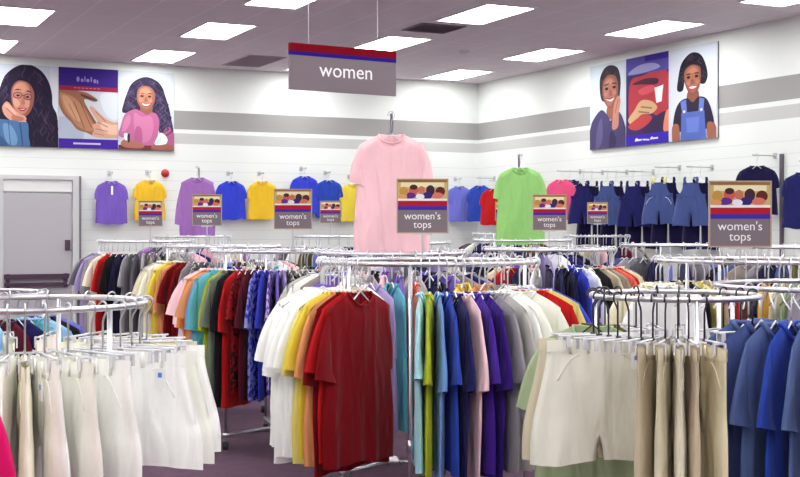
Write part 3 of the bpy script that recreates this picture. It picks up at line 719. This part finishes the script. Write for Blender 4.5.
def labels_for(seq, where):
    """seq: list of (phi, kind, colour); a label for each that tells it by its colour and its neighbours"""
    n = len(seq); out = [None]*n; used = {}
    i = 0
    runs = []
    while i < n:
        j = i
        while j+1 < n and seq[j+1][2] == seq[i][2] and NAME[seq[j+1][1]] == NAME[seq[i][1]]: j += 1
        runs.append((i, j)); i = j+1
    for q, (i, j) in enumerate(runs):
        c = seq[i][2]; w = WORD[NAME[seq[i][1]]]
        prev = seq[runs[q-1][0]][2] if q > 0 else None
        nxt = seq[runs[q+1][0]][2] if q+1 < len(runs) else None
        for k in range(i, j+1):
            if i == j:
                if prev and nxt: l = '%s %s between the %s and %s on the %s' % (c, w, prev, nxt, where)
                elif nxt: l = '%s %s beside the %s one on the %s' % (c, w, nxt, where)
                elif prev: l = '%s %s next after the %s one on the %s' % (c, w, prev, where)
                else: l = '%s %s on the %s' % (c, w, where)
            else:
                if prev: l = '%s of %s %s %s after the %s on the %s' % (ORD[k-i], NUM[j-i+1], c, w, prev, where)
                elif nxt: l = '%s of %s %s %s before the %s on the %s' % (ORD[j-k], NUM[j-i+1], c, w, nxt, where)
                else: l = '%s of %s %s %s on the %s' % (ORD[k-i], NUM[j-i+1], c, w, where)
            l = l[0].upper() + l[1:] if False else l
            out[k] = (l, q)
    cnt = {}
    for l, q in out: cnt[l] = cnt.get(l, 0) + 1
    res = []
    for k, (l, q) in enumerate(out):
        if cnt[l] > 1 and q+2 < len(runs) and q > 0:
            g = lambda i: seq[runs[i][0]][2]
            l = '%s %s between %s and %s, then %s, on the %s' % (g(q), WORD[NAME[seq[k][1]]], g(q-1), g(q+1), g(q+2), where)
        if l in res: CLASH.append(l)
        if len(l.split()) > 16: CLASH.append('LONG ' + l)
        res.append(l)
    return res
def fill_rack(cx, cy, r, z, seq, where, group, zs=None, b0=260.0, hook_m=None, price=(), parts=True, mass=False):
    ns = []
    for phi, kind, c in seq:
        d = (phi - b0 + 60) % 120 - 60
        if abs(d) < 5.2: phi += (5.2 - abs(d))*(1 if d >= 0 else -1)
        ns.append((phi, kind, c))
    seq = ns
    seq = sorted(seq, key=lambda s: s[0])
    labs = labels_for(seq, where)
    for k, (phi, kind, colr) in enumerate(seq):
        zz = z
        if zs: zz = zs[int(((phi-b0) % 360)//120)]
        a = R(phi); jit = R(rnd.uniform(-2.2, 2.2))
        rz = a + jit + (PI if 90 < phi % 360 < 270 else 0)
        loc = (cx + r*math.cos(a), cy + r*math.sin(a), zz)
        garment(kind, colr, loc, rz, labs[k], group, price=(k in price), mir=(90 < phi % 360 < 270), parts=parts, var=(0 if colr == 'red' else None))
        if mass: MASS.append((loc, rz))
        else: hanger('clip' if NAME[kind] in ('shorts','trousers') else 'top', loc, rz, where, hook_m)
def seq_of(kind, start, step, cols): return [(start+step*i, kind, c) for i, c in enumerate(cols)]

# R1: the rack with the red shirt, in the middle of the picture
r1 = (X(428,5.8), 5.8, 0.50, 1.352)
round_rack(*r1, 'chrome round rack holding the red T-shirt that faces the aisle', b0=260)
s1 = [(a, 'tee_hi', c) for a, c in ((172,'light grey'),(179,'ivory'),(185,'white'),(191,'white'),(197,'white'),(202,'white'),(207,'white'),(212,'white'),(216.4,'pale yellow'),(219.7,'yellow'),(222.9,'peach'),(226,'dark red'),(229.2,'scarlet'),(232.5,'red'))]
s1 += [(a, 'tee_hi', c) for a, c in ((265.3,'pale teal'),(269.5,'lime'),(273.7,'sky blue'),(277.9,'cobalt'),(282.1,'navy'),(286.4,'pale pink'),(290.8,'purple'),(295,'deep purple'),(299.5,'grey'),(304,'light grey'),(308.5,'white'),(313,'off white'),(323,'stone'),(334,'scarlet'),(345,'pale yellow'),(356,'royal blue'))]
s1 += seq_of('tee', 386, 14, ['white','taupe','peach','yellow','black','coral','aqua','lavender','off white'])
fill_rack(*r1, s1, 'red shirt rack', 'T-shirts on the red shirt rack')

# R0: the white shorts rack
r0 = (X(20,4.3), 4.3, 0.43, 1.245)
round_rack(*r0, 'chrome round rack of white shorts at the front', b0=88)
s0 = [(a, 'white_shorts', c) for a, c in ((12,'white'),(27,'cream'),(42,'stone'),(57,'off white'),(72,'ivory'),(88,'blush white'),(112,'stone'),(127,'off white'),(142,'cream'),(157,'ivory'),(172,'white'),(187,'stone'),(203,'cream'),(236,'blush white'),(244,'off white'),(251,'cream'),(258,'white'),(264,'blush white'),(270,'white'),(276,'off white'),(282,'white'),(289,'ivory'),(297,'white'),(307,'off white'),(318,'white'),(344,'white'),(353,'off white'))]
fill_rack(*r0, s0, 'white shorts rack', 'shorts on the white shorts rack', b0=88, hook_m=steel, price=(18,22,25))

# R2: khaki rack
r2 = (X(674,4.65), 4.65, 0.31, 1.255)
round_rack(*r2, 'chrome round rack of khaki shorts and trousers', b0=32)
s2 = [(143,'tee_hi','olive'),(156,'tee_hi','sage'),(187,'shorts','khaki'),(197,'shorts','stone'),
      (244,'pants','tan'),(252,'pants','khaki'),(260,'pants','beige'),(268,'pants','tan'),(276,'pants','cream')]
fill_rack(*r2, s2, 'khaki trouser rack', 'clothes on the khaki trouser rack', b0=32, hook_m=darkhook, price=(3,4,6))

# Polo rack
rp = (X(838,5.0), 5.0, 0.48, 1.275)
round_rack(*rp, 'chrome round rack of blue polo shirts', b0=180)
sp = seq_of('polo', 208, 7.5, ['dusty blue','denim blue','dusty blue','cobalt','dusty blue','denim blue','dusty blue','navy','denim blue','dusty blue','denim blue','cobalt'])
fill_rack(*rp, sp, 'polo rack', 'polo shirts on the blue polo rack', b0=180)

# L: rack with the large card behind the polos
rl = (X(752,6.3), 6.3, 0.48, 1.345)
round_rack(*rl, 'chrome round rack with the large card behind the khaki trousers', b0=215)
sl = seq_of('tee', 30, 12, ['grey','sage','cream','golden yellow','brown','scarlet','tan','pale yellow','black','taupe','ivory','cream','ivory','cream','white'])
fill_rack(*rl, sl, 'rack behind the khaki trousers', 'shirts on the rack behind the khaki trousers', b0=215)

# D3
rd3 = (X(277,8.8), 8.8, 0.46, 1.35)
round_rack(*rd3, 'chrome round rack of purple and red print shirts', b0=226)
s3 = [(170,'long_tee','lavender'),(182,'long_tee','pale pink'),(193,'long_tee','pale pink')] + seq_of('long_tee', 203, 5.2, ['pale pink','orange','peach','sky blue','aqua','lime','grey green','black','scarlet','red print','maroon','blue print','royal blue','purple print','violet','lavender','marled','speckled','marled','speckled','taupe','grey'])
s3 += seq_of('long_tee', 345, 14, ['grey','black','violet','white','coral','navy','grey green','pale pink','aqua','maroon','ivory','purple'])
fill_rack(*rd3, s3, 'print shirt rack', 'shirts on the purple print rack', b0=226)
# D2
rd2 = (X(224,10.5), 10.5, 0.48, 1.36)
round_rack(*rd2, 'chrome round rack of cream and dark red shirts', b0=200)
s4 = [(174,'long_tee','ivory'),(182,'long_tee','stone'),(190,'long_tee','ivory'),(198,'long_tee','light grey')] + seq_of('long_tee', 206, 6, ['cream','ivory','cream','yellow','peach','dark red','red','grey','marled','dark grey','taupe','grey','light blue','sky blue','maroon','brown','stone'])
s4 += seq_of('tee', 318, 16, ['grey','white','pink','black','taupe','navy','white','dark grey','lilac','stone'])
fill_rack(*rd2, s4, 'cream shirt rack', 'shirts on the cream shirt rack', b0=200)
# D1
rd1 = (X(146,13.0), 13.0, 0.48, 1.38)
round_rack(*rd1, 'chrome round rack of grey shirts beside the door', b0=190)
s5 = seq_of('long_tee', 166, 8, ['dark navy','grey','lavender','grey','light grey','dark grey','lavender','grey','ivory','scarlet','black','dark navy','grey','dark grey','light grey','taupe','grey','dark grey','light grey'])
s5 += seq_of('tee', 328, 18, ['grey','pink','navy','sky blue','white','dark grey','black','lilac'])
fill_rack(*rd1, s5, 'grey shirt rack', 'shirts on the grey shirt rack', b0=190)
# J: behind the white shorts
rj = (X(-40,6.6), 6.6, 0.43, 1.16)
round_rack(*rj, 'low chrome round rack of light blue clothes behind the white shorts', b0=250)
sj = seq_of('tee', 230, 10, ['light blue','aqua','navy','light blue','sky blue','black','sky blue','pale teal','light blue','maroon','navy','aqua','light blue','black','periwinkle'])
fill_rack(*rj, sj, 'light blue rack', 'shirts on the light blue rack', b0=250, hook_m=steel)

far = [ # px, depth, r, z, rack label, short name, palette
 (392,7.5,0.44,1.36,'chrome round rack under the pink display shirt','pink display rack',['grey','navy','violet','light grey','black','pale pink','taupe','periwinkle','white']),
 (549,8.9,0.46,1.36,'chrome round rack of mixed shirts behind the khaki shorts','mixed shirt rack',['dark navy','navy','royal blue','white','grey','black','tan','brown','coral','scarlet','cream']),
 (523,11.8,0.46,1.40,'chrome round rack under the green display shirt','green display rack',['grey','dark grey','navy','lavender','white','black']),
 (193,15.2,0.46,1.42,'chrome round rack under the lilac display shirt','lilac display rack',['grey','light blue','white','lilac','dark grey']),
 (330,15.0,0.44,1.42,'chrome round rack with a small card before the yellow wall T-shirt','small card rack',['dark grey','navy','grey','white','periwinkle']),
 (404,11.3,0.42,1.38,'chrome round rack far behind the pink display shirt','hidden middle rack',['grey','navy','lavender','dark grey','white']),
 (505,17.2,0.44,1.44,'chrome round rack deep in the room corner','corner rack',['dark grey','maroon','navy','grey']),
 (597,15.6,0.40,1.42,'chrome round rack with a small card before the navy overalls','overalls card rack',['dark navy','grey','navy','dark grey']),
 (672,11.5,0.46,1.36,'chrome round rack of denim in front of the wall overalls','denim rack',['denim blue','dark navy','grey','navy','dark grey','periwinkle']),
 (795,9.5,0.44,1.37,'chrome round rack far behind the blue polo shirts','far polo-side rack',['black','dark navy','denim blue','grey','taupe']),
]
for px, Y, r, z, desc, short, pal in far:
    cx = X(px, Y); b0 = rnd.choice((200, 215, 230, 245))
    round_rack(cx, Y, r, z, desc, b0=b0)
    near = Y < 10; st = 12 if near else 16
    cols = []
    for i in range(int(360/st)):
        for tr_ in range(200):
            c = rnd.choice(pal if tr_ < 40 else pal + ['stone', 'brown', 'pink', 'sky blue', 'olive', 'maroon', 'cream'])
            if c not in cols[-2:] and (not cols or (cols[-1], c) not in zip(cols, cols[1:])): break
        cols.append(c)
    seq = seq_of('tee', 0.0, st, cols)
    if px == 549:
        fx = ['dark navy','navy','dark navy','royal blue','white','black','tan','taupe','coral','scarlet','cream','brown','white']
        seq = [q for q in seq if q[0] < 262] + [(264+7.5*i, 'tee', c) for i, c in enumerate(fx)]
    fill_rack(cx, Y, r, z, seq, short, 'shirts on the ' + short, b0=b0, mass=(Y > 8), parts=near)
def empties(cx, cy, r, z, angs, where, kind='top', m=None):
    for a in angs:
        al = R(a); loc = (cx + r*math.cos(al), cy + r*math.sin(al), z)
        o = hanger(kind, loc, al + R(rnd.uniform(-5, 5)), where, m)
        o['label'] = ('empty clear plastic hanger' if kind == 'top' else 'empty clip hanger') + ' on the rail of the ' + where
        o['group'] = 'empty hangers on the ' + where
empties(*r2, [8,24,40,74,90,106,122,136,209,218,227,236], 'khaki trouser rack', 'clip', darkhook)
empties(*rl, [221,227,233,239,245,251,257,263,269,275,281,287,293,299,305,311,317], 'rack behind the khaki trousers')
empties(*r0, [324,335], 'white shorts rack', 'clip', steel)
# magenta shirt on a two-way stand at the edge of the picture
mx, my, mz = -1.285, 3.2, 1.31
t = empty('two_way_stand', (mx, my-0.55, 0)); tag(t, 'chrome two-way stand that holds the magenta T-shirt', 'clothes rack')
a = MB(); a.tube([(0,0,0.03),(0,0,mz-0.0),(0,0.02,mz+0.0),(0,0.62,mz)], 0.0135, 8); a.obj('arm', chrome, t, smooth=True)
a = MB(); a.box((0,0,0.02), (0.5,0.06,0.03)); a.box((0,0.25,0.02), (0.06,0.5,0.03)); a.obj('base', steel, t)
garment('tee_hi', 'magenta', (mx, my, mz), 0, 'magenta T-shirt beside the white shorts, sleeve just in view', None, var=0)
hanger('top', (mx, my, mz), 0, 'magenta shirt stand')

# ------------------------------------------------------------------ card signs on the racks
def card_meshes():
    w, h = 0.25, 0.265
    fr = MB()
    for s in (-1,1):
        fr.box((s*(w/2+0.003),0,0), (0.006,0.014,h+0.012)); fr.box((0,0,s*(h/2+0.003)), (w,0.014,0.006))
    cd = MB(); ms = [grey_sign]; cd.box((0,0,0), (w,0.006,h), 0)
    def ly(pts, c, k):
        m = inkm(c) if isinstance(c, tuple) else c
        if m not in ms: ms.append(m)
        for sd in (-1,1):
            vs = [((p[0]-0.5)*w*sd, sd*(0.0034+0.0003*k), (p[1]-0.5)*h) for p in pts]
            cd.add(vs if sd < 0 else vs[::-1], [tuple(range(len(pts)))], ms.index(m))
    ly(rect(0,0.63,1,1), (196,170,110), 0)
    ly(rect(0,0.955,1,1), (150,110,60), 1)
    ly(rect(0.06,0.86,0.94,0.95), (226,214,176), 1)
    for i, (x, y, rx, ry, c) in enumerate([(0.14,0.78,0.10,0.09,(90,36,36)),(0.20,0.70,0.12,0.06,(206,110,96)),(0.34,0.80,0.09,0.10,(62,40,56)),(0.40,0.70,0.10,0.07,(52,36,110)),(0.52,0.80,0.07,0.08,(190,110,90)),(0.55,0.68,0.09,0.05,(226,220,232)),(0.68,0.80,0.10,0.08,(196,92,80)),(0.76,0.70,0.13,0.06,(96,44,130)),(0.88,0.78,0.09,0.09,(188,140,70)),(0.90,0.68,0.09,0.05,(206,150,96)),(0.68,0.86,0.08,0.05,(70,36,44))]):
        ly(ell(x,y,rx,ry,14), c, 2+i)
    ly(rect(0,0.60,1,0.64), (226,220,220), 14)
    ly(rect(0,0.50,1,0.595), (176,24,40), 1); ly(rect(0,0.425,1,0.50), (62,40,150), 1)
    cme = cd.mesh('card', ms, False)
    txt = text_mesh('lettering', "women's", 0.052, white_letter, 0.0004); t2 = text_mesh('lettering', 'tops', 0.052, white_letter, 0.0004)
    return fr.mesh('card_frame', [mat('card_frame_clear', (170,150,130), rough=0.3)], False), cme, txt, t2
CF, CM, CT1, CT2 = card_meshes()
def card(px, py, Y, zr, label, sc=1.0, rz=0.0):
    """px, py: the card's centre; Y its depth; zr: height of the rail it is clamped on"""
    p = P(px, py, Y); t = empty('rack_card', (p.x, p.y, zr), rz); tag(t, label, 'sign', "women's tops cards on the racks")
    hz = (p.z - zr)
    f_ = link('card_frame', CF, t, (0,0,hz)); c_ = link('card', CM, t, (0,0,hz))
    f_.scale = c_.scale = (sc, 1, sc)
    link('lettering', CT1, c_, (0,-0.0036,-0.052)); link('lettering', CT2, c_, (0,-0.0036,-0.095))
    a = MB(); hb = hz - 0.1385*sc
    a.tube([(0,0,0.017),(0,0,hb)], 0.006, 8); a.box((0,0,0.0185), (0.04,0.02,0.008)); a.box((0,0,hb-0.004), (0.10*sc,0.016,0.008)); a.obj('stem', chrome, t)
card(422.5, 206, 6.29, r1[3], "women's tops card in front of the pink display shirt")
card(740, 214, 5.83, rl[3], "large women's tops card above the khaki trousers and blue polos", 1.13)
card(293, 209, 8.37, rd3[3], "women's tops card on the purple print rack", 0.98)
card(207, 210, 10.97, rd2[3], "women's tops card in front of the lilac display shirt", 1.0)
card(150.5, 213.5, 13.47, rd1[3], "women's tops card in front of the yellow wall T-shirt", 1.0)
card(549.5, 212.5, 9.35, 1.36, "women's tops card beside the green display shirt", 0.98)
card(330.5, 212, 15.43, 1.42, "small women's tops card between blue and yellow wall T-shirts", 1.0)
card(504.5, 211, 17.63, 1.44, "small women's tops card under the blue wall T-shirt", 1.0)
card(597.5, 213, 15.99, 1.42, "small women's tops card in front of the navy overalls", 1.0)

# ------------------------------------------------------------------ display shirts on toppers
def topper(px, Y, r, zr, ztop, kind, colr, word, rz=0.0):
    """a tall hook pole clamped on the rack's rear rail, a shirt hanging from its arm"""
    cx = X(px, Y); y0 = Y + r
    t = empty('display_pole', (cx, y0, zr)); tag(t, 'chrome display pole rising behind the %s display shirt' % word, 'display pole', 'display poles on the racks')
    a = MB(); a.tube([(0,0,0.017),(0,0,ztop-zr-0.0),(0,-0.02,ztop-zr),(0,-0.20,ztop-zr)], 0.010, 8); a.obj('pole', chrome, t, smooth=True)
    a = MB(); a.box((0,0,0.022), (0.05,0.03,0.016)); a.obj('clamp', steel, t)
    loc = (cx, y0-0.14, ztop)
    garment(kind, colr, loc, rz, '%s %s displayed high above the racks' % (colr, WORD[NAME[kind]]), None)
    hanger('top', loc, rz, '%s shirt display pole' % word)
topper(391, 7.5, 0.44, 1.36, 2.225, 'wide_tee', 'pink', 'pink')
topper(523.5, 11.8, 0.46, 1.40, 2.235, 'wide_tee', 'bright green', 'green')
topper(193, 15.2, 0.46, 1.42, 2.28, 'long_sleeve', 'lilac', 'lilac')

# ------------------------------------------------------------------ wall displays
def faceout(loc, rz, label, n=0.22):
    t = empty('wall_faceout', loc, rz); tag(t, label, 'wall hook', 'face-out arms on the walls')
    a = MB(); a.box((0,-0.006,0), (0.05,0.01,0.07)); a.obj('bracket', steel, t)
    a = MB(); a.tube([(0,-0.01,0),(0,-n,0),(0,-n-0.012,0.012)], 0.007, 8); a.obj('arm', steel, t)
back = [(109,181,'wall_polo','violet','violet polo shirt with a white placket beside the door'),
        (147,180,'wall_tee','golden yellow','golden yellow T-shirt on the wall under the fire alarm'),
        (228,181,'wall_tee','royal blue','royal blue T-shirt on the wall beside the lilac display shirt'),
        (259,181,'wall_tee','golden yellow','golden yellow T-shirt on the wall between two royal blue ones'),
        (301,176,'wall_tee','royal blue','royal blue T-shirt on the wall above the purple print rack card'),
        (325,180,'wall_tee','cobalt','cobalt T-shirt on the wall above a small card'),
        (349,184,'wall_tee','yellow','yellow T-shirt on the wall half behind the pink display shirt'),
        (455,186,'wall_tee','periwinkle','periwinkle T-shirt on the wall beside the pink shirt card'),
        ]
for px, py, kind, colr, lab in back:
    u = on_back(px); w = UV(u, 0, 0); z = EYE + (HOR-py)*w.y/F + 0.115
    n = 0.16
    faceout(UV(u, 0.0, z-0.0), th_b, 'steel arm for the ' + ' '.join(lab.split()[:12]), n+0.06)
    pm = {'placket': white_paper} if kind == 'wall_polo' else None
    garment(kind, colr, UV(u, n, z+0.0), th_b, lab, 'shirts on the back wall', part_mats=pm)
    h_ = hanger('top', UV(u, n, z), th_b, 'back wall arms'); h_['label'] = 'hanger inside the ' + ' '.join(lab.split()[:12])
side = [(480,185,['wall_tee'],['cobalt'],'cobalt T-shirt on the side wall next to the corner',30),
        (493,188,['wall_tee'],['scarlet'],'scarlet T-shirt on the side wall behind the green display shirt',30),
        (561,179,['wall_tee','wall_tee'],['hot pink','dark navy'],'hot pink T-shirt on the side wall beside the green display shirt',30),
        (583,180,['shortalls','long_overalls'],['navy','dark navy'],'navy overalls on the wall next to the hot pink T-shirt',38),
        (607,180,['shortalls','long_overalls'],['denim blue','dark navy'],'denim overalls on the wall above a small card',38),
        (633,180,['shortalls','long_overalls'],['navy','dark navy'],'navy overalls on the wall beside the yellow-strapped pair',38),
        (659,176,['shortalls','long_overalls'],['denim blue','dark navy'],'denim overalls with yellow straps on the wall',38),
        (691,176,['shortalls','long_overalls'],['denim blue','dark navy'],'denim overalls on the wall nearest the large card',38),
        (757,165,['wall_tee'],['dark navy'],'dark navy T-shirt high on the wall above the large card',40),
        (804,172,['wall_polo'],['navy'],'navy polo shirt on the wall beyond the dark upright',45)]
for px, py, kinds, cols, lab, turn in side:
    nn = 0.34 if len(kinds) > 1 else 0.28
    q_ = (px-400)/F; v = (q_*(C.y + bb.y*nn) - (C.x + bb.x*nn))/(rr_.x - q_*rr_.y); v = max(v, 0.42)
    w = UV(nn, v, 0); z = EYE + (HOR-py)*w.y/F + 0.115
    faceout(UV(0, v, z), th_r, 'steel arm for the ' + ' '.join(lab.split()[:12]), nn+0.06)
    for q, (kd, cc) in enumerate(zip(kinds, cols)):
        loc = UV(nn - 0.15*q, v, z); rz = th_r + R(turn)
        l2 = lab if q == 0 else '%s %s behind the %s' % (cc, WORD[NAME[kd]], ' '.join(lab.split(' with')[0].split()[:10]))
        pm = None
        if 'yellow straps' in lab and q == 0: pm = {'strap': fmat('pale yellow'), 'pocket_edge': white_paper}
        garment(kd, cc, loc, rz, l2, 'clothes on the side wall', part_mats=pm)
        hanger('top', loc, rz, 'wall arm of the ' + ' '.join(lab.split()[:3]))
if MASS:
    me0 = HANG['top']; mb = MB(); vv = [v.co.copy() for v in me0.vertices]; ff = [tuple(p.vertices) for p in me0.polygons]
    for loc, rz in MASS:
        M_ = Matrix.Translation(Vector(loc)) @ Matrix.Rotation(rz, 4, 'Z'); mb.add([M_ @ v for v in vv], ff)
    o = mb.obj('clothes_hangers', plastic, smooth=True)
    tag(o, 'far clear hangers along the rails of the racks towards the walls', 'hangers', kind='stuff')
# slotted upright on the side wall
v = on_side(783)
t = MB(); t.box((0,-0.02,1.3), (0.035,0.04,2.2))
tag(t.obj('wall_upright', mat('upright_dark', (86,78,88), rough=0.4), None, UV(0, v, 0), th_r), 'dark slotted upright on the side wall beside the navy polo shirt', 'upright')

# ------------------------------------------------------------------ camera, world
cam = bpy.data.cameras.new('camera'); co = bpy.data.objects.new('camera', cam); COL.objects.link(co)
co.location = (0, 0, EYE); co.rotation_euler = (PI/2, 0, 0)
cam.sensor_width = 36.0; cam.lens = 36.0*F/800.0; cam.shift_y = -(238.5-HOR)/800.0; cam.clip_end = 100
SC.camera = co
wd = bpy.data.worlds.new('world'); SC.world = wd; wd.use_nodes = True
wd.node_tree.nodes['Background'].inputs['Color'].default_value = (0.8,0.8,0.82,1); wd.node_tree.nodes['Background'].inputs['Strength'].default_value = 0.3
SC.view_settings.view_transform = 'Standard'; SC.view_settings.look = 'None'; SC.view_settings.gamma = 1.0
SC.view_settings.use_curve_mapping = False; SC.view_settings.exposure = 0.13
SC.cycles.max_bounces = 8; SC.cycles.diffuse_bounces = 5; SC.cycles.glossy_bounces = 3
open('/tmp/clash.txt','w').write('\n'.join(CLASH)) if False else None
